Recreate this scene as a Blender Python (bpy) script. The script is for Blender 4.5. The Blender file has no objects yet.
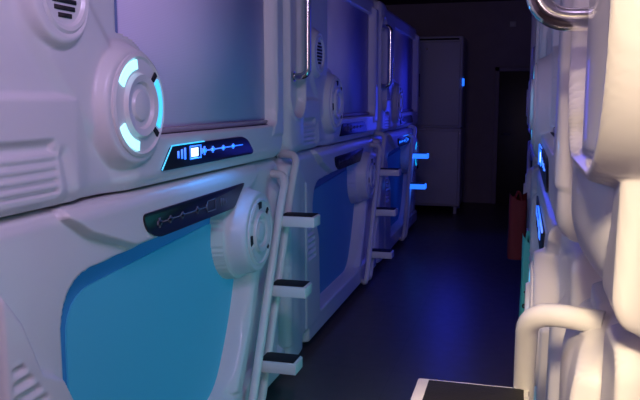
import bpy, bmesh, math, random
import numpy as np
from mathutils import Vector, Matrix

scene = bpy.context.scene
COL = scene.collection
PI = math.pi
CAM_H = 1.39

# ------------------------------------------------------------------ materials
def new_mat(name):
    m = bpy.data.materials.new(name); m.use_nodes = True
    return m, m.node_tree, m.node_tree.nodes['Principled BSDF']

def plain(name, col, rough=0.4, metal=0.0, noise=0.0, scale=30.0, bump=0.0, coat=0.0, spec=0.5):
    m, nt, b = new_mat(name)
    b.inputs['Base Color'].default_value = (*col, 1)
    b.inputs['Roughness'].default_value = rough
    b.inputs['Metallic'].default_value = metal
    b.inputs['Coat Weight'].default_value = coat
    b.inputs['Specular IOR Level'].default_value = spec
    tc = nt.nodes.new('ShaderNodeTexCoord')
    n = nt.nodes.new('ShaderNodeTexNoise'); n.inputs['Scale'].default_value = scale
    n.inputs['Detail'].default_value = 4
    nt.links.new(tc.outputs['Object'], n.inputs['Vector'])
    mx = nt.nodes.new('ShaderNodeMix'); mx.data_type = 'RGBA'
    mx.inputs[6].default_value = (*[c * (1 - noise) for c in col], 1)
    mx.inputs[7].default_value = (*[min(1, c * (1 + noise)) for c in col], 1)
    nt.links.new(n.outputs['Fac'], mx.inputs[0])
    nt.links.new(mx.outputs[2], b.inputs['Base Color'])
    if bump:
        bp = nt.nodes.new('ShaderNodeBump'); bp.inputs['Strength'].default_value = bump
        bp.inputs['Distance'].default_value = 0.002
        nt.links.new(n.outputs['Fac'], bp.inputs['Height'])
        nt.links.new(bp.outputs['Normal'], b.inputs['Normal'])
    return m

def glow(name, col, strength, base=(0.5, 0.6, 0.7)):
    m, nt, b = new_mat(name)
    b.inputs['Base Color'].default_value = (*base, 1)
    b.inputs['Emission Color'].default_value = (*col, 1)
    b.inputs['Emission Strength'].default_value = strength
    b.inputs['Roughness'].default_value = 0.4
    return m

def blind_mat(name, col, emit=None, strength=0.0):
    """pleated roller-blind fabric with very fine horizontal weave"""
    m, nt, b = new_mat(name)
    tc = nt.nodes.new('ShaderNodeTexCoord')
    w = nt.nodes.new('ShaderNodeTexWave'); w.wave_type = 'BANDS'; w.bands_direction = 'Z'
    w.inputs['Scale'].default_value = 60; w.inputs['Distortion'].default_value = 0.6
    nt.links.new(tc.outputs['Object'], w.inputs['Vector'])
    mx = nt.nodes.new('ShaderNodeMix'); mx.data_type = 'RGBA'
    mx.inputs[6].default_value = (*[c * 0.95 for c in col], 1)
    mx.inputs[7].default_value = (*col, 1)
    nt.links.new(w.outputs['Fac'], mx.inputs[0])
    nt.links.new(mx.outputs[2], b.inputs['Base Color'])
    b.inputs['Roughness'].default_value = 0.55
    b.inputs['Specular IOR Level'].default_value = 0.3
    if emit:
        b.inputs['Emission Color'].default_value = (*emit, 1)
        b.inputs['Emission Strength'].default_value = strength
    return m

M = {}
M['white'] = plain('white_moulded_plastic', (0.80, 0.77, 0.78), 0.38, noise=0.02, scale=6, coat=0.15)
M['cream'] = plain('white_powder_coat', (0.82, 0.80, 0.78), 0.35, noise=0.02, scale=12, coat=0.2)
M['chrome'] = plain('polished_chrome', (0.82, 0.78, 0.72), 0.14, metal=1.0, noise=0.03, scale=20)
M['black'] = plain('black_glass_panel', (0.006, 0.006, 0.010), 0.34, noise=0.1, scale=20)
M['tread'] = plain('black_rubber_tread', (0.012, 0.011, 0.014), 0.7, noise=0.3, scale=200, bump=0.4)
M['slot'] = plain('dark_slot', (0.02, 0.015, 0.02), 0.7, noise=0.2)
M['icon_off'] = plain('unlit_grey_icon', (0.16, 0.14, 0.17), 0.5, noise=0.1)
M['lens_off'] = plain('unlit_dark_lens', (0.05, 0.055, 0.08), 0.25, noise=0.1)
M['rail'] = plain('pinkish_aluminium_rail', (0.45, 0.36, 0.42), 0.45, noise=0.05)
M['seam'] = plain('dark_gasket', (0.03, 0.025, 0.04), 0.6, noise=0.2)
M['blind'] = blind_mat('grey_blue_blind', (0.80, 0.72, 0.98))
M['blind_low'] = blind_mat('blue_blind', (0.13, 0.40, 0.62))
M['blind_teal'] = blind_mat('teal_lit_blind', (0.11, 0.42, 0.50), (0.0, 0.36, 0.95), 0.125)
M['border'] = blind_mat('dark_blue_blind_shadow', (0.16, 0.22, 0.46))  # shadow of the recess lip on the blind, put in as darker colour
M['shadow_band_lit'] = blind_mat('blue_lit_blind_shadow', (0.06, 0.24, 0.42), (0.0, 0.20, 0.9), 0.10)  # same painted shadow, with a faint blue emission
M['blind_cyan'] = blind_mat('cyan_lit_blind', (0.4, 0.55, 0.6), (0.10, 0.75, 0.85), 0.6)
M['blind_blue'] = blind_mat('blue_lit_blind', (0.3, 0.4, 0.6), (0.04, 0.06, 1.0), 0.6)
M['led_white'] = glow('cyan_white_led', (0.30, 0.85, 1.0), 1.8)
M['led_cyan'] = glow('cyan_led', (0.0, 0.55, 1.0), 1.3)
M['led_blue'] = glow('blue_led', (0.01, 0.14, 1.0), 1.6)
M['led_core'] = glow('white_blue_led', (0.55, 0.80, 1.0), 2.5)
M['steel'] = plain('painted_locker_steel', (0.62, 0.60, 0.66), 0.45, noise=0.03)
M['red'] = plain('red_woven_fabric', (0.18, 0.012, 0.016), 0.7, noise=0.2, scale=60, bump=0.5)
M['green'] = plain('mint_green_paper', (0.12, 0.70, 0.55), 0.6, noise=0.08, scale=30, bump=0.2)
M['print'] = plain('dark_printed_ink', (0.01, 0.03, 0.03), 0.6, noise=0.1)
M['door'] = plain('dark_brown_door', (0.045, 0.030, 0.028), 0.4, noise=0.25, scale=8)
M['wallp'] = plain('dark_painted_wall', (0.34, 0.28, 0.36), 0.7, noise=0.15, scale=5, bump=0.2)
M['ceil'] = plain('dark_ceiling_paint', (0.16, 0.12, 0.13), 0.8, noise=0.15, scale=4, bump=0.2)
M['lampshade'] = glow('warm_lamp_diffuser', (1.0, 0.72, 0.5), 1.0, (0.8, 0.8, 0.8))

def floor_mat():
    m, nt, b = new_mat('dark_glossy_floor_tiles')
    tc = nt.nodes.new('ShaderNodeTexCoord')
    br = nt.nodes.new('ShaderNodeTexBrick')
    br.offset = 0.0; br.inputs['Scale'].default_value = 1.0
    br.inputs['Brick Width'].default_value = 0.6; br.inputs['Row Height'].default_value = 0.6
    br.inputs['Mortar Size'].default_value = 0.002
    br.inputs['Color1'].default_value = (0.105, 0.080, 0.078, 1)
    br.inputs['Color2'].default_value = (0.115, 0.088, 0.085, 1)
    br.inputs['Mortar'].default_value = (0.085, 0.066, 0.066, 1)
    nt.links.new(tc.outputs['Object'], br.inputs['Vector'])
    nt.links.new(br.outputs['Color'], b.inputs['Base Color'])
    n = nt.nodes.new('ShaderNodeTexNoise'); n.inputs['Scale'].default_value = 14
    nt.links.new(tc.outputs['Object'], n.inputs['Vector'])
    mr = nt.nodes.new('ShaderNodeMapRange')
    mr.inputs['To Min'].default_value = 0.30; mr.inputs['To Max'].default_value = 0.42
    nt.links.new(n.outputs['Fac'], mr.inputs['Value'])
    nt.links.new(mr.outputs['Result'], b.inputs['Roughness'])
    b.inputs['Specular IOR Level'].default_value = 0.35
    return m
M['floor'] = floor_mat()

# ------------------------------------------------------------------ helpers
def link(name, mesh, parent=None, mat=None, smooth=True):
    o = bpy.data.objects.new(name, mesh); COL.objects.link(o)
    if parent is not None: o.parent = parent
    if mat is not None and not mesh.materials: mesh.materials.append(mat)
    if smooth:
        for p in mesh.polygons: p.use_smooth = True
    return o

def from_bm(name, bm, mat, parent=None, smooth=True, angle=35):
    bmesh.ops.recalc_face_normals(bm, faces=bm.faces)
    if smooth:
        for e in bm.edges:
            if len(e.link_faces) == 2 and e.calc_face_angle(0) > math.radians(angle): e.smooth = False
    me = bpy.data.meshes.new(name); bm.to_mesh(me); bm.free()
    return link(name, me, parent, mat, smooth)

def empty(name, loc, rz, label, cat, group=None):
    o = bpy.data.objects.new(name, None); COL.objects.link(o)
    o.empty_display_size = 0.1
    o.location = loc; o.rotation_euler = (0, 0, rz)
    o['label'] = label; o['category'] = cat
    if group: o['group'] = group
    return o

def struct(o):
    o['kind'] = 'structure'; return o

def box(bm, lo, hi, bev=0.0, seg=2):
    r = bmesh.ops.create_cube(bm, size=1.0)
    vs = r['verts']
    c = [(a + b) / 2 for a, b in zip(lo, hi)]; s = [b - a for a, b in zip(lo, hi)]
    for v in vs: v.co = Vector((c[i] + v.co[i] * s[i] for i in range(3)))
    if bev:
        es = list({e for v in vs for e in v.link_edges})
        bmesh.ops.bevel(bm, geom=es, offset=bev, segments=seg, affect='EDGES', profile=0.5)

def prism(bm, pts, w0, w1, bev=0.0):
    """polygon given in (u, z); extruded outward from w0 to w1 (outward = -Y)"""
    a = [bm.verts.new((u, -w0, z)) for u, z in pts]
    b = [bm.verts.new((u, -w1, z)) for u, z in pts]
    n = len(pts)
    bm.faces.new(a); f = bm.faces.new(list(reversed(b)))
    for i in range(n):
        bm.faces.new((a[i], a[(i + 1) % n], b[(i + 1) % n], b[i]))
    if bev:
        bmesh.ops.bevel(bm, geom=list(f.edges), offset=bev, segments=2, affect='EDGES', profile=0.5)

def rounded(pts, r, n=5):
    out = []
    N = len(pts)
    for i in range(N):
        p = Vector(pts[i]); a = Vector(pts[i - 1]); b = Vector(pts[(i + 1) % N])
        da = (a - p); db = (b - p)
        rr = min(r if not isinstance(r, (list, tuple)) else r[i], da.length * 0.45, db.length * 0.45)
        p0 = p + da.normalized() * rr; p1 = p + db.normalized() * rr
        for k in range(n + 1):
            t = k / n
            q = p0 * (1 - t) ** 2 + p * 2 * t * (1 - t) + p1 * t * t
            out.append((q.x, q.y))
    return out

def tube(bm, pts, r, seg=14, cap=True):
    pts = [Vector(p) for p in pts]
    rings = []
    t0 = (pts[1] - pts[0]).normalized()
    up = Vector((0, 0, 1)) if abs(t0.z) < 0.9 else Vector((1, 0, 0))
    nrm = t0.cross(up).normalized()
    for i, p in enumerate(pts):
        t = (pts[min(i + 1, len(pts) - 1)] - pts[max(i - 1, 0)]).normalized()
        nrm = (nrm - t * nrm.dot(t)).normalized()
        bn = t.cross(nrm)
        rings.append([bm.verts.new(p + (nrm * math.cos(a) + bn * math.sin(a)) * r)
                      for a in [2 * PI * k / seg for k in range(seg)]])
    for i in range(len(rings) - 1):
        for k in range(seg):
            bm.faces.new((rings[i][k], rings[i][(k + 1) % seg], rings[i + 1][(k + 1) % seg], rings[i + 1][k]))
    if cap:
        bm.faces.new(rings[0]); bm.faces.new(list(reversed(rings[-1])))

def smooth_path(ctrl, rad, n=8):
    """polyline with rounded corners in 3-D"""
    P = [Vector(p) for p in ctrl]; out = [P[0]]
    for i in range(1, len(P) - 1):
        da = P[i - 1] - P[i]; db = P[i + 1] - P[i]
        rr = min(rad, da.length * 0.48, db.length * 0.48)
        p0 = P[i] + da.normalized() * rr; p1 = P[i] + db.normalized() * rr
        for k in range(n + 1):
            t = k / n
            out.append(p0 * (1 - t) ** 2 + P[i] * 2 * t * (1 - t) + p1 * t * t)
    out.append(P[-1])
    return out

def lathe(bm, prof, cu, cz, n=56, a0=0.0, a1=2 * PI, closed=None):
    """prof: list of (radius, w); spun about the outward axis at (cu, cz). partial sweep gives a capped arc"""
    full = abs(a1 - a0 - 2 * PI) < 1e-6
    m = n if full else n + 1
    cols = []
    for k in range(m):
        a = a0 + (a1 - a0) * k / n
        cols.append([bm.verts.new((cu + r * math.cos(a), -w, cz + r * math.sin(a))) for r, w in prof])
    for k in range(n):
        A = cols[k]; B = cols[(k + 1) % m]
        for i in range(len(prof) - 1):
            if prof[i][0] < 1e-6 and prof[i + 1][0] < 1e-6: continue
            bm.faces.new((A[i], A[i + 1], B[i + 1], B[i]))
        if closed:
            bm.faces.new((A[-1], A[0], B[0], B[-1]))
    if not full and closed:
        bm.faces.new(cols[0]); bm.faces.new(list(reversed(cols[-1])))
    bmesh.ops.remove_doubles(bm, verts=bm.verts, dist=1e-6)

# ------------------------------------------------------------------ capsule shells: moulded relief
def ss(d, w):                       # 1 inside (d<0) .. 0 outside, smooth over width w
    t = np.clip(0.5 - d / w, 0, 1); return t * t * (3 - 2 * t)
def d_circ(u, z, cu, cz, r): return np.hypot(u - cu, z - cz) - r
def d_rect(u, z, u0, u1, z0, z1, r=0.0):
    qx = np.abs(u - (u0 + u1) / 2) - (u1 - u0) / 2 + r
    qz = np.abs(z - (z0 + z1) / 2) - (z1 - z0) / 2 + r
    return np.hypot(np.maximum(qx, 0), np.maximum(qz, 0)) + np.minimum(np.maximum(qx, qz), 0) - r
def d_caps(u, z, a, b, r):
    ax, az = a; bx, bz = b
    h = np.clip(((u - ax) * (bx - ax) + (z - az) * (bz - az)) / ((bx - ax) ** 2 + (bz - az) ** 2), 0, 1)
    return np.hypot(u - ax - h * (bx - ax), z - az - h * (bz - az)) - r
def d_poly(u, z, pts, r=0.0):
    d = np.full(u.shape, 1e9); s = np.ones(u.shape)
    n = len(pts)
    for i in range(n):
        ax, az = pts[i]; bx, bz = pts[i - 1]
        ex, ez = bx - ax, bz - az; wx, wz = u - ax, z - az
        h = np.clip((wx * ex + wz * ez) / (ex * ex + ez * ez), 0, 1)
        d = np.minimum(d, (wx - ex * h) ** 2 + (wz - ez * h) ** 2)
        c1 = z >= az; c2 = z < bz; c3 = ex * wz > ez * wx
        flip = (c1 & c2 & c3) | (~c1 & ~c2 & ~c3)
        s = np.where(flip, -s, s)
    return s * np.sqrt(d) - r

LEN = 2.39
EXTRA = 0.045      # the nearest capsule at the right has a deeper end column
UP_Z0, UP_Z1 = -0.272, 0.80
LO_Z0, LO_Z1 = -1.388, -0.276
DIAL_U = (0.93, -0.013)
DIAL_L = (1.86, -0.55)

def border(u, z, z0, z1, r, rc):
    d = -d_rect(u, z, 0.004, LEN - 0.004, z0, z1, rc)       # >0 inside
    ins = np.clip(r - d, 0, r)
    w = -r + np.sqrt(np.maximum(r * r - ins * ins, 0))
    return np.where(d < 0, -r + 2.5 * d, w)

UP_WIN = [(0.87, 0.66), (0.87, -0.107), (2.09, -0.107), (2.09, 0.66)]
LO_WIN = rounded([(0.60, -0.485), (1.60, -0.445), (1.97, -0.53), (1.81, -0.95), (1.64, -1.20), (0.60, -1.20)], [.13, .10, .04, .25, .12, .08], 6)
LO_PANEL = [(-0.2, -0.30), (0.16, -0.315), (0.312, -0.415), (0.385, -0.51), (0.45, -0.655), (0.53, -0.70), (0.572, -0.777),
            (0.60, -1.26), (-0.2, -1.26)]

def h_upper(u, z):
    w = np.zeros(u.shape)
    # lower left body steps out under a crease
    w += 0.020 * ss(z - 0.012, 0.022) * ss(u - 0.70, 0.10)
    # speaker boss and the ridge running from it to the dial
    w = np.maximum(w, 0.016 * ss(d_caps(u, z, (0.60, 0.24), (0.80, 0.03), 0.13), 0.05))
    w = np.maximum(w, 0.040 * ss(d_circ(u, z, 0.60, 0.262, 0.130), 0.035))
    w -= 0.010 * ss(d_circ(u, z, 0.615, 0.266, 0.10), 0.015)
    # end column at the left: rounded, with the grab-handle niche and its raised lip
    col = np.sqrt(np.maximum(1 - ((u - 0.155) / 0.165) ** 2, 0))
    w = np.maximum(w, 0.046 * np.power(col, 0.7) * ss(u - 0.31, 0.03))
    w -= 0.014 * ss(np.abs(u - 0.330) - 0.003, 0.025) * ss(z - 0.70, 0.05)
    dn = d_rect(u, z, 0.050, 0.275, -0.075, 0.66, 0.10)
    w = np.maximum(w, 0.050 * ss(np.abs(dn - 0.014) - 0.014, 0.02))
    inner = -0.040 + 0.045 * np.maximum(1 - ((u - 0.17) / 0.11) ** 2, 0)
    inner += 0.010 * np.clip(np.sin(z / 0.040 * 2 * PI) * 1.5, -1, 1) * ss(u - 0.09, 0.02) * ss(np.abs(z - 0.07) - 0.075, 0.01)
    kn = ss(dn, 0.02)
    w = w * (1 - kn) + inner * kn
    # window recess
    dw = d_rect(u, z, 0.91, 2.24, -0.107, 0.66, 0.03)
    # brow under the window that carries the display
    w = np.maximum(w, 0.030 * ss(z + 0.108, 0.02) * ss(0.90 - u, 0.14))
    # pillar right of the window, flowing out into the brow
    w = np.maximum(w, 0.036 * ss(d_poly(u, z, [(2.26, 0.70), (2.26, -0.04), (2.19, -0.16), (2.38, -0.16), (2.355, 0.0), (2.355, 0.70)], 0.012), 0.035))
    w = w * (1 - ss(dw, 0.014)) + (-0.035) * ss(dw, 0.014)
    # dial escutcheon overlaps the corner of the window
    de = d_circ(u, z, DIAL_U[0] - .005, DIAL_U[1] - 0.004, 0.178)
    w = np.maximum(w, 0.052 * ss(de, 0.035) - 0.062 * (de > 0.035))
    # louvres low on the left
    dv = d_rect(u, z, 0.345, 0.575, -0.240, -0.098, 0.02)
    ph = np.abs(((-z - 0.125) / 0.0245 + 0.5) % 1.0 - 0.5)
    w -= (0.004 + 0.011 * ss(ph - 0.11, 0.16)) * ss(dv, 0.012)
    w -= 0.012 * ss(d_rect(u, z, 0.345, 0.56, -0.122, -0.104, 0.005), 0.010)
    # vertical groove right of the louvres
    w -= 0.012 * ss(d_caps(u, z, (0.60, -0.14), (0.645, -0.30), 0.012), 0.05)
    return w + border(u, z, UP_Z0, UP_Z1, 0.055, 0.09)

def h_lower(u, z, barrel=0.085):
    w = np.zeros(u.shape)
    # brow: raised band under the seam holding the display
    w = np.maximum(w, 0.030 * ss(d_poly(u, z, [(0.60, -0.20), (0.60, -0.30), (0.70, -0.36), (0.93, -0.438), (1.80, -0.430), (2.00, -0.33), (2.05, -0.20)], 0.0), 0.016))
    # rounded end column
    col = np.sqrt(np.maximum(1 - ((u - 0.14) / 0.145) ** 2, 0)) * np.sqrt(np.maximum(1 - (np.maximum(z + 0.43, 0) / 0.11) ** 2, 0))
    w = np.maximum(w, 0.046 * np.power(col, 0.7))
    # louvred panel on the left
    w = np.maximum(w, 0.042 * ss(d_poly(u, z, LO_PANEL), 0.018))
    # slanted pillar right of the window
    w = np.maximum(w, 0.040 * ss(d_poly(u, z, [(2.00, -0.52), (1.845, -0.95), (1.68, -1.20), (1.74, -1.24), (1.92, -0.95), (2.07, -0.52)], 0.008), 0.035))
    # soft rib beyond the ladder
    w = np.maximum(w, 0.030 * ss(d_poly(u, z, [(2.24, -0.42), (2.08, -1.20), (2.24, -1.25), (2.34, -0.42)], 0.01), 0.06))
    # sill under the window
    w = np.maximum(w, 0.040 * ss(d_rect(u, z, 0.35, 2.34, -1.36, -1.212, 0.04), 0.03))
    dw = d_poly(u, z, LO_WIN, 0.015)
    w = w * (1 - ss(dw, 0.014)) + (-0.065) * ss(dw, 0.014)
    w = np.maximum(w, 0.042 * ss(d_poly(u, z, LO_PANEL), 0.018) - 0.066 * (d_poly(u, z, LO_PANEL) > 0.018))
    # thick round housing of the dial
    de = d_circ(u, z, DIAL_L[0], DIAL_L[1], 0.178)
    w = np.maximum(w, barrel * ss(de, 0.028) - 0.066 * (de > 0.028))
    # groove beside the end column
    w -= 0.03 * ss(np.abs(u - 0.30) - 0.006, 0.03) * ss(z + 0.33, 0.02)
    w += 0.012 * np.clip(np.sin(z / 0.075 * 2 * PI) * 1.5, 0, 1) * ss(np.abs(u - 0.012) - 0.006, 0.012) * ss(np.abs(z + 0.62) - 0.30, 0.02)
    # louvres
    dv = d_poly(u, z, [(0.34, -0.60), (0.36, -0.60), (0.46, -0.73), (0.50, -0.88), (0.34, -0.88)])
    k = np.clip(np.sin((z + 0.575) / 0.034 * 2 * PI) * 1.8, -1, 1)
    w += 0.007 * (k - 0.6) * ss(dv, 0.015)
    # toe kick
    w -= 0.07 * ss(z + 1.345, 0.03)
    return w + border(u, z, LO_Z0 - 0.1, LO_Z1, 0.045, 0.06)

def h_upper_near(u, z):
    e = border(u, z, UP_Z0, UP_Z1, 0.055, 0.09)
    w = h_upper(np.maximum(u, 0.56), z) - border(np.maximum(u, 0.56), z, UP_Z0, UP_Z1, 0.055, 0.09)
    body = (EXTRA + 0.045) * np.power(np.maximum(1 - ((u - 0.22) / 0.27) ** 2, 0), 0.30)
    body = body * np.sqrt(np.maximum(1 - (np.maximum(-z - 0.16, 0) / 0.112) ** 2, 0))
    w = w * ss(0.52 - u, 0.06)
    w = np.maximum(w, body)
    # slanted cheek beside the column
    w = np.maximum(w, (EXTRA + 0.02) * ss(d_poly(u, z, [(0.36, -0.268), (0.46, -0.13), (0.47, 0.0), (0.56, 0.0), (0.53, -0.268)], 0.0), 0.03))
    # wide niche with a lip and a barrel-shaped back
    dn = d_rect(u, z, 0.060, 0.62, -0.070, 0.66, 0.16)
    w = np.maximum(w, (EXTRA + 0.050) * ss(np.abs(dn - 0.014) - 0.016, 0.02))
    inner = 0.015 + 0.075 * np.power(np.maximum(1 - ((u - 0.36) / 0.24) ** 2, 0), 0.5)
    inner += 0.012 * np.clip(np.sin((z + .01) / 0.042 * 2 * PI) * 1.5, -1, 1) * ss(u - 0.13, 0.02) * ss(np.abs(z - 0.075) - 0.065, 0.01)
    kn = ss(dn, 0.02)
    return w * (1 - kn) + inner * kn + e

def h_lower_near(u, z):
    w = h_lower(u, z)
    w = w + EXTRA * ss(u - 0.29, 0.03) * np.sqrt(np.maximum(1 - (np.maximum(z + 0.46, 0) / 0.11) ** 2, 0))
    w = np.maximum(w, (EXTRA + 0.008) * ss(d_rect(u, z, 0.345, 0.50, -1.2, -0.280, 0.05), 0.025) - 0.3 * (u < 0.30))
    return w

def shell_mesh(name, fn, z0, z1, z_org, depth=0.80, step=0.006):
    nu = int(round(LEN / step)); nz = int(round((z1 - z0) / step))
    us = np.linspace(0, LEN, nu + 1); zs = np.linspace(z0, z1, nz + 1)
    U, Z = np.meshgrid(us, zs)
    W = fn(U, Z)
    V = np.stack([U, -W, Z - z_org], -1).reshape(-1, 3).tolist()
    idx = np.arange((nu + 1) * (nz + 1)).reshape(nz + 1, nu + 1)
    F = np.stack([idx[:-1, :-1], idx[:-1, 1:], idx[1:, 1:], idx[1:, :-1]], -1).reshape(-1, 4).tolist()
    b0 = len(V)
    V += [[0, depth, z0 - z_org], [LEN, depth, z0 - z_org], [LEN, depth, z1 - z_org], [0, depth, z1 - z_org]]
    F.append([b0 + 3, b0 + 2, b0 + 1, b0])
    F.append(idx[0, ::-1].tolist() + [b0, b0 + 1])
    F.append(idx[-1, :].tolist() + [b0 + 2, b0 + 3])
    F.append(idx[:, 0].tolist() + [b0 + 3, b0])
    F.append(idx[::-1, -1].tolist() + [b0 + 1, b0 + 2])
    me = bpy.data.meshes.new(name); me.from_pydata(V, [], F); me.update()
    for i, p in enumerate(me.polygons): p.use_smooth = i < len(me.polygons) - 5
    me.materials.append(M['white'])
    return me

SHELL = {'upper': shell_mesh('upper_shell', h_upper, UP_Z0, UP_Z1, UP_Z0),
         'lower': shell_mesh('lower_shell', h_lower, LO_Z0, LO_Z1, LO_Z0),
         'lower_flat': shell_mesh('lower_flat_shell', lambda u, z: h_lower(u, z, 0.058), LO_Z0, LO_Z1, LO_Z0),
         'upper_near': shell_mesh('upper_near_shell', h_upper_near, UP_Z0, UP_Z1, UP_Z0),
         'lower_near': shell_mesh('lower_near_shell', h_lower_near, LO_Z0, LO_Z1, LO_Z0)}

def zt(pts, z0): return [(u, z - z0) for u, z in pts]

def dial(root, cu, cz, wbase, lit, big=1.06):
    """round light dial: plate, three arc lenses, knob"""
    bm = bmesh.new()
    R = 0.142 * big; b = wbase
    lathe(bm, [(0.0, b + .004), (.060 * big, b + .004), (.066 * big, b + .014), (.084 * big, b + .018), (.090 * big, b + .006),
               (.094 * big, b + .004), (.128 * big, b + .004), (.134 * big, b + .010), (R, b + .006), (R + .004, b - .03)], cu, cz)
    d = from_bm('light_dial', bm, M['white'], root)
    for a0, a1, mk in ((97, 150, 'w'), (-32, 36, 'c'), (208, 262, 'w')):
        bm = bmesh.new(); ri, ro = .098 * big, .127 * big
        lathe(bm, [(ri, b + .001), (ri + .002, b + .0085), (ro - .002, b + .0085), (ro, b + .001)], cu, cz, 20,
              math.radians(a0), math.radians(a1), closed=True)
        mt = (M['led_white'] if mk == 'w' else M['led_cyan']) if lit == 1 else (M['led_cyan'] if lit == 2 else (M['led_blue'] if lit == 3 else M['white']))
        o = from_bm('light_arc', bm, mt, d)
        if lit: o['label'] = 'glowing cyan light arc'
    for a, h, n in ((44, .06, 4), (-42, .06, 4)) + (() if lit else ((95, .17, 6), (190, .17, 6))):
        aa = math.radians(a); bm = bmesh.new()
        lathe(bm, [(.100 * big, b + .001), (.100 * big, b + .009), (.127 * big, b + .009), (.127 * big, b + .001)], cu, cz, n, aa - h, aa + h, closed=True)
        from_bm('dial_gap', bm, M['slot'], d)['label'] = 'dark gap in the dial ring'
    bm = bmesh.new()
    lathe(bm, [(0, b + .016), (.018 * big, b + .016), (.040 * big, b + .012), (.046 * big, b + .003)], cu, cz, 40)
    from_bm('dial_knob', bm, M['white'], d)
    return d

def icons_upper(bm, line, cores, z0, w, mat, panel):
    cz = -0.178 - z0
    def bx(b, u0, u1, h0, h1): box(b, (u0, -w - .002, cz + h0), (u1, -w + .002, cz + h1))
    for i, (u, h) in enumerate(((1.205, .012), (1.232, .016), (1.256, .020))):
        b = bmesh.new(); bx(b, u, u + .012, -h, h); from_bm('bar_icon', b, mat, panel)
    # battery outline
    for a in ((1.300, 1.392, .019, .024), (1.300, 1.392, -.024, -.019), (1.300, 1.306, -.024, .024), (1.386, 1.392, -.024, .024), (1.392, 1.402, -.010, .010)):
        bx(bm, *a)
    bx(cores, 1.312, 1.366, -.015, .015)
    # line of nodes
    bx(line, 1.41, 1.80, -.002, .002)
    for u, h in ((1.415, .016), (1.490, .012), (1.590, .010), (1.690, .010)):
        bx(line, u, u + .012, -h, h)
        bx(line, u - .010, u + .022, -h * .45, h * .45)

def icons_lower(bm, line, z0, w, mat, panel):
    cz = -0.386 - z0
    def bx(b, u0, u1, h0, h1): box(b, (u0, -w - .0015, cz + h0), (u1, -w + .002, cz + h1))
    bx(line, 1.06, 1.42, -.002, .002)
    for u, h in ((1.06, .016), (1.135, .012), (1.225, .012), (1.345, .014)):
        bx(line, u, u + .012, -h, h); bx(line, u - .010, u + .022, -h * .45, h * .45)
    for a in ((1.435, 1.515, .018, .022), (1.435, 1.515, -.022, -.018), (1.435, 1.440, -.022, .022), (1.510, 1.515, -.022, .022), (1.425, 1.435, -.009, .009)):
        bx(bm, *a)
    for u, h in ((1.560, .016), (1.582, .013), (1.604, .010)):
        b = bmesh.new(); bx(b, u, u + .009, -h, h); from_bm('bar_icon', b, mat, panel)

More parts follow.
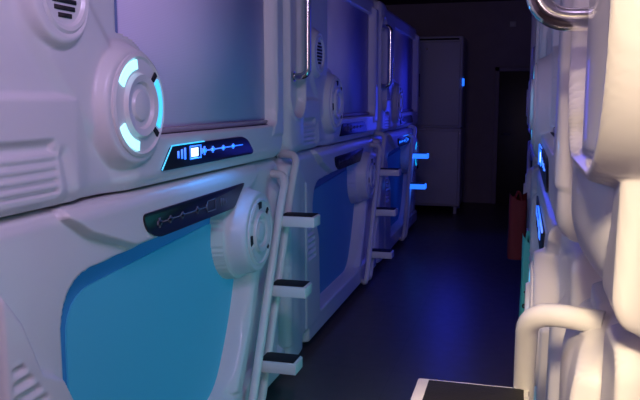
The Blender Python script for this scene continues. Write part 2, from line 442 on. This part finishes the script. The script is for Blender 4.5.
def capsule(tier, loc, rz, label, group, dial_lit=0, disp_lit=False, blind='blind', near=False, flat=False, handle=True):
    root = empty('sleeping_capsule', loc, rz, label, 'capsule', group)
    link('shell', SHELL[tier + ('_near' if near else '_flat' if flat else '')], root, smooth=False)
    ex = EXTRA if near else 0.0
    if tier == 'upper':
        z0 = UP_Z0
        bm = bmesh.new(); box(bm, (0.962, 0.022, -0.120 - z0), (2.255, 0.030, 0.675 - z0))
        from_bm('window_blind', bm, M[blind], root)
        bm = bmesh.new(); box(bm, (0.895, 0.028, -0.120 - z0), (2.255, 0.034, 0.675 - z0))  # sheet behind the blind, its colour imitates shadow at the window's left edge
        from_bm('blind_shadow', bm, M['border'], root)['label'] = 'painted darker blue shadow along the edge of the blind'
        bm = bmesh.new(); box(bm, (0.99, 0.006, -0.107 - z0), (2.235, 0.030, -0.088 - z0), .004)
        r = from_bm('blind_rail', bm, M['rail'], root)
        bm = bmesh.new(); box(bm, (1.0, -0.002, -0.1135 - z0), (2.235, 0.030, -0.1065 - z0))
        from_bm('rail_gasket', bm, M['seam'], r)
        dial(root, DIAL_U[0], DIAL_U[1] - z0, 0.052, dial_lit)
        # speaker
        bm = bmesh.new(); cu, cz = 0.615, 0.266 - z0
        lathe(bm, [(0, .028), (.075, .030), (.082, .038), (.092, .040), (.100, .034), (.102, .015)], cu, cz)
        s = from_bm('speaker', bm, M['white'], root)
        bm = bmesh.new()
        for k in range(7):
            zz = (k - 3) * .0180; hw = math.sqrt(max(.064 ** 2 - zz * zz, 0)) * .80
            box(bm, (cu - hw, -.0325, cz + zz - .0055), (cu + hw, -.026, cz + zz + .0055))
        from_bm('speaker_slots', bm, M['slot'], s)
        # display
        pts = rounded([(1.09, -.223), (1.165, -.145), (1.80, -.145), (1.86, -.160), (1.93, -.213), (1.91, -.223)], [.012, .02, .03, .02, .015, .01])
        bm = bmesh.new(); prism(bm, zt(pts, z0), .020, .036, .002)
        p = from_bm('display_panel', bm, M['black'], root)
        bm = bmesh.new(); line = bmesh.new(); cores = bmesh.new(); mt = M['led_blue'] if disp_lit else M['icon_off']
        icons_upper(bm, line, cores, z0, .036, mt, p)
        from_bm('battery_icon', bm, mt, p); from_bm('node_line_icon', line, mt, p)
        from_bm('battery_icon_core', cores, M['led_core'] if disp_lit else M['icon_off'], p)
        if disp_lit:
            bm = bmesh.new()
            tube(bm, [(1.093, -.036, -.220 - z0), (1.165, -.037, -.146 - z0), (1.42, -.037, -.144 - z0)], .0022, 8)
            o = from_bm('edge_light', bm, M['led_cyan'] if dial_lit == 1 else M['led_blue'], p)
        # grab handle
        if not handle: return root
        bm = bmesh.new(); cu = 0.17
        path = smooth_path([(cu, 0.01 - ex, .123 - z0), (cu, -.092 - ex * 1.4, .123 - z0), (cu, -.092 - ex * 1.4, .60 - z0), (cu, 0.01 - ex, .60 - z0)], .075, 10)
        tube(bm, path, .018, 20)
        h = from_bm('grab_handle', bm, M['chrome'], root); h['label'] = 'polished chrome grab handle'
        for zz in (.123, .60):
            bm = bmesh.new()
            tube(bm, [(cu, .012 - ex, zz - z0), (cu, -.022 - ex, zz - z0)], .026, 24)
            from_bm('handle_collar', bm, M['chrome'], h)
    else:
        z0 = LO_Z0
        pts = [(0.59, -0.475), (0.70, -0.455), (1.62, -0.430), (1.985, -0.53), (1.825, -0.95), (1.655, -1.215), (0.59, -1.215)]
        bm = bmesh.new(); prism(bm, zt(pts, z0), -.064, -.056)  # larger sheet showing as painted shadow at the left and top
        from_bm('blind_shadow', bm, M['shadow_band_lit'] if blind == 'blind_teal' else M['border'], root)['label'] = 'painted darker blue shadow along the edge of the blind'
        pts = rounded([(0.672, -0.535), (1.62, -0.487), (1.985, -0.53), (1.825, -0.95), (1.655, -1.215), (0.672, -1.215)], [.13, .01, .01, .01, .01, .01], 6)
        bm = bmesh.new(); prism(bm, zt(pts, z0), -.058, -.050)
        from_bm('window_blind', bm, M[blind], root)
        dial(root, DIAL_L[0], DIAL_L[1] - z0, 0.056 if flat else 0.083, dial_lit, 1.0)
        pts = rounded([(.965, -.345), (1.82, -.338), (1.70, -.428), (1.06, -.433), (.985, -.40)], [.03, .012, .02, .03, .03])
        bm = bmesh.new(); prism(bm, zt(pts, z0), .020, .036, .002)
        p = from_bm('display_panel', bm, M['black'], root)
        bm = bmesh.new(); line = bmesh.new(); mt = M['led_blue'] if disp_lit else M['icon_off']
        icons_lower(bm, line, z0, .036, mt, p)
        from_bm('battery_icon', bm, mt, p); from_bm('node_line_icon', line, mt, p)
        if disp_lit:
            bm = bmesh.new()
            tube(bm, [(1.30, -.037, -.341 - z0), (1.80, -.037, -.340 - z0)], .003, 8)
            from_bm('edge_light', bm, M['led_cyan'] if dial_lit == 1 else M['led_blue'], p)
    return root

XL = -1.14
XR = 0.10
XN = 0.17
XM = 0.10
GL, GR = 'capsules stacked along the left wall', 'capsules stacked along the right wall'
UZ, LZ = CAM_H + UP_Z0, CAM_H + LO_Z0
yl = [1.02, 3.42, 5.82]
capsule('upper', (XL, yl[0], UZ), PI / 2, 'nearest upper white capsule at left with glowing cyan dial and lit blue display', GL, 1, True)
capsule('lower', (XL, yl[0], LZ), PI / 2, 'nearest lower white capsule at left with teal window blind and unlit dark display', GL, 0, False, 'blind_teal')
capsule('upper', (XL, yl[1], UZ), PI / 2, 'second upper white capsule at left, unlit, with chrome handle above first ladder', GL, 0, False)
capsule('lower', (XL, yl[1], LZ), PI / 2, 'second lower white capsule at left with dark blue blind, between two ladders', GL, 0, False, 'blind_low')
capsule('upper', (XL, yl[2], UZ), PI / 2, 'farthest upper capsule at left, washed in deep blue light before the lockers', GL, 0, False)
capsule('lower', (XL, yl[2], LZ), PI / 2, 'farthest lower capsule at left with small glowing blue lights, behind second ladder', GL, 2, True, 'blind_low')
yr = [1.37, 3.765, 6.16]
capsule('upper', (XN, yr[0], UZ), -PI / 2, 'nearest upper capsule at right with thick chrome handle at top of the photo', GR, 0, False, near=True)
capsule('lower', (XN, yr[0], LZ), -PI / 2, 'nearest lower capsule at right, cream rounded column with louvres beside white tube', GR, 0, False, near=True)
capsule('upper', (XR, yr[1], UZ), -PI / 2, 'second upper capsule at right with lit blue display seen edge on', GR, 2, True, handle=False)
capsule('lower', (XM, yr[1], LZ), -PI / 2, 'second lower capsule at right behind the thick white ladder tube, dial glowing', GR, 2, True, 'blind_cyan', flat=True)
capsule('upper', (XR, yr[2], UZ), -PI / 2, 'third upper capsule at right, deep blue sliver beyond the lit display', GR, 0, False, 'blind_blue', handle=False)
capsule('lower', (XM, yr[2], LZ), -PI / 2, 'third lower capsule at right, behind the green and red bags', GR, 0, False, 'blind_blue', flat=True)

# ------------------------------------------------------------------ ladders
def ladder(loc, rz, label, lit=False, heights=(-.524, -.815, -1.112), one=False, out=.252):
    root = empty('capsule_ladder', loc, rz, label, 'ladder', 'white capsule ladders')
    L = lambda z: .5 * (z + CAM_H)
    for off, zt_, nm in ((-.018, -.345, 'near'), (.118, -.262, 'far'))[:1 if one else 2]:
        ctrl = [(L(zt_) + off + .07, 0.03, zt_ + CAM_H), (L(zt_) + off + .03, -.085, zt_ + CAM_H),
                (L(zt_ - .13) + off, -.085, zt_ - .13 + CAM_H), (L(-1.25) + off, -.085, -1.25 + CAM_H),
                (L(-1.32) + off, -.080, .062), (L(-1.32) + off + .09, -.02, .062), (L(-1.32) + off + .10, 0.06, .075)]
        bm = bmesh.new(); tube(bm, smooth_path(ctrl, .07), .019, 18)
        from_bm('rail', bm, M['cream'], root)
    for i, z in enumerate(heights):
        u = L(z); t = z + CAM_H
        u0, u1 = u - .012, u + .118
        bm = bmesh.new()
        pts = [(u0, -.075), (u1, -.075), (u1, -out + .027), (u1 - .025, -out), (u0, -out)]
        a = [bm.verts.new((p[0], p[1], t - .048)) for p in pts]; b = [bm.verts.new((p[0], p[1], t)) for p in pts]
        bm.faces.new(a); bm.faces.new(b)
        for k in range(5): bm.faces.new((a[k], a[(k + 1) % 5], b[(k + 1) % 5], b[k]))
        bmesh.ops.bevel(bm, geom=list(bm.edges), offset=.004, segments=2, affect='EDGES', profile=.5)
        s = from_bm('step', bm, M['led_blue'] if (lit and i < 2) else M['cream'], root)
        bm = bmesh.new()
        rm = .022 if one else .014
        box(bm, (u0 + .014, -out + rm, t - .001), (u1 - rm + .004, -.085, t + .003), .0015)
        from_bm('tread', bm, M['tread'], s)
    return root
LU = 1.70
ladder((XL, yl[0] + LU, 0), PI / 2, 'nearest white tube ladder at left with three black topped steps')
ladder((XL, yl[1] + LU, 0), PI / 2, 'second white tube ladder at left, dim, between second and third capsules')
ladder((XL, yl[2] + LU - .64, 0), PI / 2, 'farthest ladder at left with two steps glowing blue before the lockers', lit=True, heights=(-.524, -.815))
ladder((.107, 1.762, 0), -PI / 2, 'thick white tube ladder close at right with dark step at the bottom of the photo', one=True, out=.28)

# ------------------------------------------------------------------ lockers at the end of the corridor
def locker(loc, H, label, feet):
    W, D = 1.05, 0.62
    root = empty('storage_locker', loc, 0, label, 'locker', 'white lockers stacked at the corridor end')
    bm = bmesh.new(); box(bm, (0, 0.02, .09 if feet else 0), (W, D, H), .025, 3)
    from_bm('carcass', bm, M['steel'], root)
    zb = .12 if feet else .03
    for x0, x1, hx in ((.03, .45, .39), (.47, W - .03, .53)):
        bm = bmesh.new(); box(bm, (x0, -.005, zb), (x1, .03, H - .07 if not feet else H - .03), .012, 3)
        d = from_bm('door', bm, M['steel'], root)
        bm = bmesh.new(); zc = .52 if not feet else .70
        tube(bm, smooth_path([(hx, 0, zc - .13), (hx, -.04, zc - .13), (hx, -.04, zc + .13), (hx, 0, zc + .13)], .02), .010, 10)
        from_bm('door_handle', bm, M['black'], d)
    if not feet:
        bm = bmesh.new(); box(bm, (.05, .010, H - .050), (W - .05, .03, H - .030))
        from_bm('vent_slot', bm, M['slot'], root)
        bm = bmesh.new(); tube(bm, [(.62, 0, H - .16), (.62, -.02, H - .16)], .012, 12)
        from_bm('lock', bm, M['chrome'], root)
    else:
        for x in (.06, W - .06):
            for y in (.07, D - .07):
                bm = bmesh.new(); tube(bm, [(x, y, 0), (x, y, .10)], .022, 12)
                from_bm('foot', bm, M['steel'], root)
    return root
LX, LY = -1.75, 9.05
locker((LX, LY, 0), 1.06, 'lower white locker on short feet at the corridor end, below another', True)
ul = locker((LX, LY, 1.06), 1.11, 'upper white locker with dark slot near top, stacked at the corridor end', False)

bm = bmesh.new(); box(bm, (1.045, .02, .51), (1.068, .07, .60), .004)
from_bm('indicator_light', bm, M['led_blue'], ul)['label'] = 'small blue indicator light'

# ------------------------------------------------------------------ bags hanging at the right
def bag(loc, w, d, h, mat, name, label, marks=False, handle=.16):
    root = empty(name, loc, 0, label, 'bag')
    bm = bmesh.new()
    n = 10; rows = 9
    grid = []
    for j in range(rows + 1):
        t = j / rows
        ring = []
        sx = w / 2 * (1 - .12 * t + .03 * math.sin(t * 9)); sy = d / 2 * (1 - .45 * t)
        for k in range(4 * n):
            a = 2 * PI * k / (4 * n)
            c, s = math.cos(a), math.sin(a)
            p = 5.0
            rr = (abs(c) ** p + abs(s) ** p) ** (-1 / p)
            wob = 1 + .035 * math.sin(3 * a + t * 5)
            ring.append(bm.verts.new((sx * c * rr * wob, sy * s * rr * wob, h * t + (.018 * math.sin(2 * a + 1) if j == rows else 0))))
        grid.append(ring)
    N = 4 * n
    for j in range(rows):
        for k in range(N):
            bm.faces.new((grid[j][k], grid[j][(k + 1) % N], grid[j + 1][(k + 1) % N], grid[j + 1][k]))
    bm.faces.new(grid[0])
    from_bm('bag_body', bm, mat, root)
    for s in (-1, 1):
        bm = bmesh.new()
        tube(bm, smooth_path([(-w * .2, s * d * .2, h * .93), (-w * .05, s * .01, h + handle), (w * .05, s * .01, h + handle), (w * .2, s * d * .2, h * .93)], .03), .006, 8)
        from_bm('bag_handle', bm, mat, root)
    if marks:
        bm = bmesh.new()
        y = -d / 2 - .004
        for x, z, r in ((-.009, .10, .009), (.008, .125, .008)):
            lathe(bm, [(r * .45, -y), (r, -y), (r, -y - .01), (r * .45, -y - .01)], x, z, 20, closed=True)
        box(bm, (-.004, y, .145), (.001, y + .01, .185)); box(bm, (-.012, y, .163), (.010, y + .01, .168))
        from_bm('printed_mark', bm, M['print'], root)
    return root
bag((.0, 4.00, CAM_H - .82), .10, .26, .32, M['red'], 'fabric_bag', 'dark red bag hanging from ladder at right, beyond the green bag', handle=.02)
bag((.050, 3.45, CAM_H - 1.02), .055, .22, .40, M['green'], 'paper_bag', 'mint green bag with dark print hanging at the right capsules', True, .02)

# ------------------------------------------------------------------ room
def slab(name, lo, hi, mat):
    bm = bmesh.new(); box(bm, lo, hi); return struct(from_bm(name, bm, mat, smooth=False))
slab('floor', (-2.2, -2.6, -.1), (1.2, 10.3, 0), M['floor'])
slab('ceiling', (-2.2, -2.6, 2.70), (1.2, 10.3, 2.8), M['ceil'])
slab('wall_left', (-2.3, -2.6, 0), (-2.2, 10.3, 2.7), M['wallp'])
slab('wall_right', (1.2, -2.6, 0), (1.3, 10.3, 2.7), M['wallp'])
slab('wall_end', (-2.2, 10.2, 0), (1.2, 10.3, 2.7), M['wallp'])
slab('wall_back', (-2.2, -2.7, 0), (1.2, -2.6, 2.7), M['wallp'])
dr = bpy.data.objects.new('door_1', None); COL.objects.link(dr); dr.location = (-.33, 10.2, 0); struct(dr)
bm = bmesh.new(); box(bm, (0.03, -.035, .005), (.80, -.002, 1.78), .006); from_bm('door_leaf', bm, M['door'], dr)
bm = bmesh.new()
box(bm, (-.03, -.05, 0), (.03, 0, 1.84), .005); box(bm, (.80, -.05, 0), (.86, 0, 1.84), .005); box(bm, (-.03, -.05, 1.78), (.86, 0, 1.84), .005)
from_bm('door_frame', bm, M['wallp'], dr)
bm = bmesh.new(); tube(bm, smooth_path([(.09, -.03, .95), (.09, -.08, .95), (.19, -.08, .95)], .02), .010, 10); from_bm('door_handle', bm, M['chrome'], dr)
bm = bmesh.new(); box(bm, (-.19, 10.17, 2.36), (-.11, 10.2, 2.43), .005)
o = from_bm('wall_box', bm, M['steel']); o['label'] = 'small grey box high on the end wall above the door'; o['category'] = 'box'

# ------------------------------------------------------------------ lights
def area(name, loc, target, sx, sy, energy, col, spread=180):
    l = bpy.data.lights.new(name, 'AREA'); l.shape = 'RECTANGLE'; l.size = sx; l.size_y = sy
    l.energy = energy; l.color = col; l.spread = math.radians(spread)
    o = bpy.data.objects.new(name, l); COL.objects.link(o); o.location = loc
    o.rotation_euler = (Vector(target) - Vector(loc)).to_track_quat('-Z', 'Y').to_euler()
    return o
def point(name, loc, energy, col, r=.05):
    l = bpy.data.lights.new(name, 'POINT'); l.energy = energy; l.color = col; l.shadow_soft_size = r
    o = bpy.data.objects.new(name, l); COL.objects.link(o); o.location = loc
    return o
# warm ceiling lamp behind the viewer
area('warm_ceiling_lamp', (-.10, -.9, 2.4), (.15, .78, 1.05), .25, .25, 4.2, (1.0, .78, .50), 36)
area('rosy_rear_fill', (-.45, -2.2, 2.1), (-.7, 2.0, 1.3), .9, .9, 12, (.95, .70, .86))  # added fill with no visible source, lifts the left capsules
# unseen violet fill, added above the first capsules for the lavender ambient
area('violet_fill_light', (-.02, .8, 2.62), (-1.1, 1.3, 1.0), .3, 1.6, 43, (.70, .54, 1.0))
# cyan light of the lit lower window at right
area('cyan_window_glow', (.055, 2.6, .55), (-1.2, 2.5, .45), .8, .6, 1.3, (.06, .84, .95))
# glow of the lit display and dial on the first upper capsule
area('display_glow', (XL + .06, 2.52, CAM_H - .18), (XL + .4, 2.50, CAM_H - .45), .5, .05, 1.2, (.03, .32, 1.0))
# blue light in the far part
area('blue_far_glow', (.03, 7.4, 1.5), (-1.1, 7.0, 1.4), .8, 1.2, 1.5, (.05, .05, 1.0))
area('blue_far_left_glow', (-.72, 7.9, 1.4), (.1, 5.6, 1.35), .3, .8, 4, (.03, .05, 1.0))

w = bpy.data.worlds.new('dim_violet_room'); scene.world = w; w.use_nodes = True
bg = w.node_tree.nodes['Background']; bg.inputs[0].default_value = (.30, .27, .55, 1); bg.inputs[1].default_value = .05

# ------------------------------------------------------------------ camera
f = 730.0; vx, vy = 522 - 320, 200 - 101
Y = Vector((vx, vy, f)).normalized()
th = math.atan2(vy, f)
Z = Vector((0, math.cos(th), -math.sin(th)))
X = -Y.cross(Z)
right = Vector((X[0], Y[0], Z[0])); up = Vector((X[1], Y[1], Z[1])); fwd = Vector((X[2], Y[2], Z[2]))
cam = bpy.data.cameras.new('camera'); cam.sensor_width = 36; cam.lens = f / 640 * 36; cam.clip_start = .01
co = bpy.data.objects.new('camera', cam); COL.objects.link(co)
co.matrix_world = Matrix(((right.x, up.x, -fwd.x, 0), (right.y, up.y, -fwd.y, 0), (right.z, up.z, -fwd.z, CAM_H), (0, 0, 0, 1)))
scene.camera = co
vs = scene.view_settings
vs.view_transform = 'Standard'; vs.look = 'None'; vs.gamma = 1; vs.exposure = 0; vs.use_curve_mapping = False
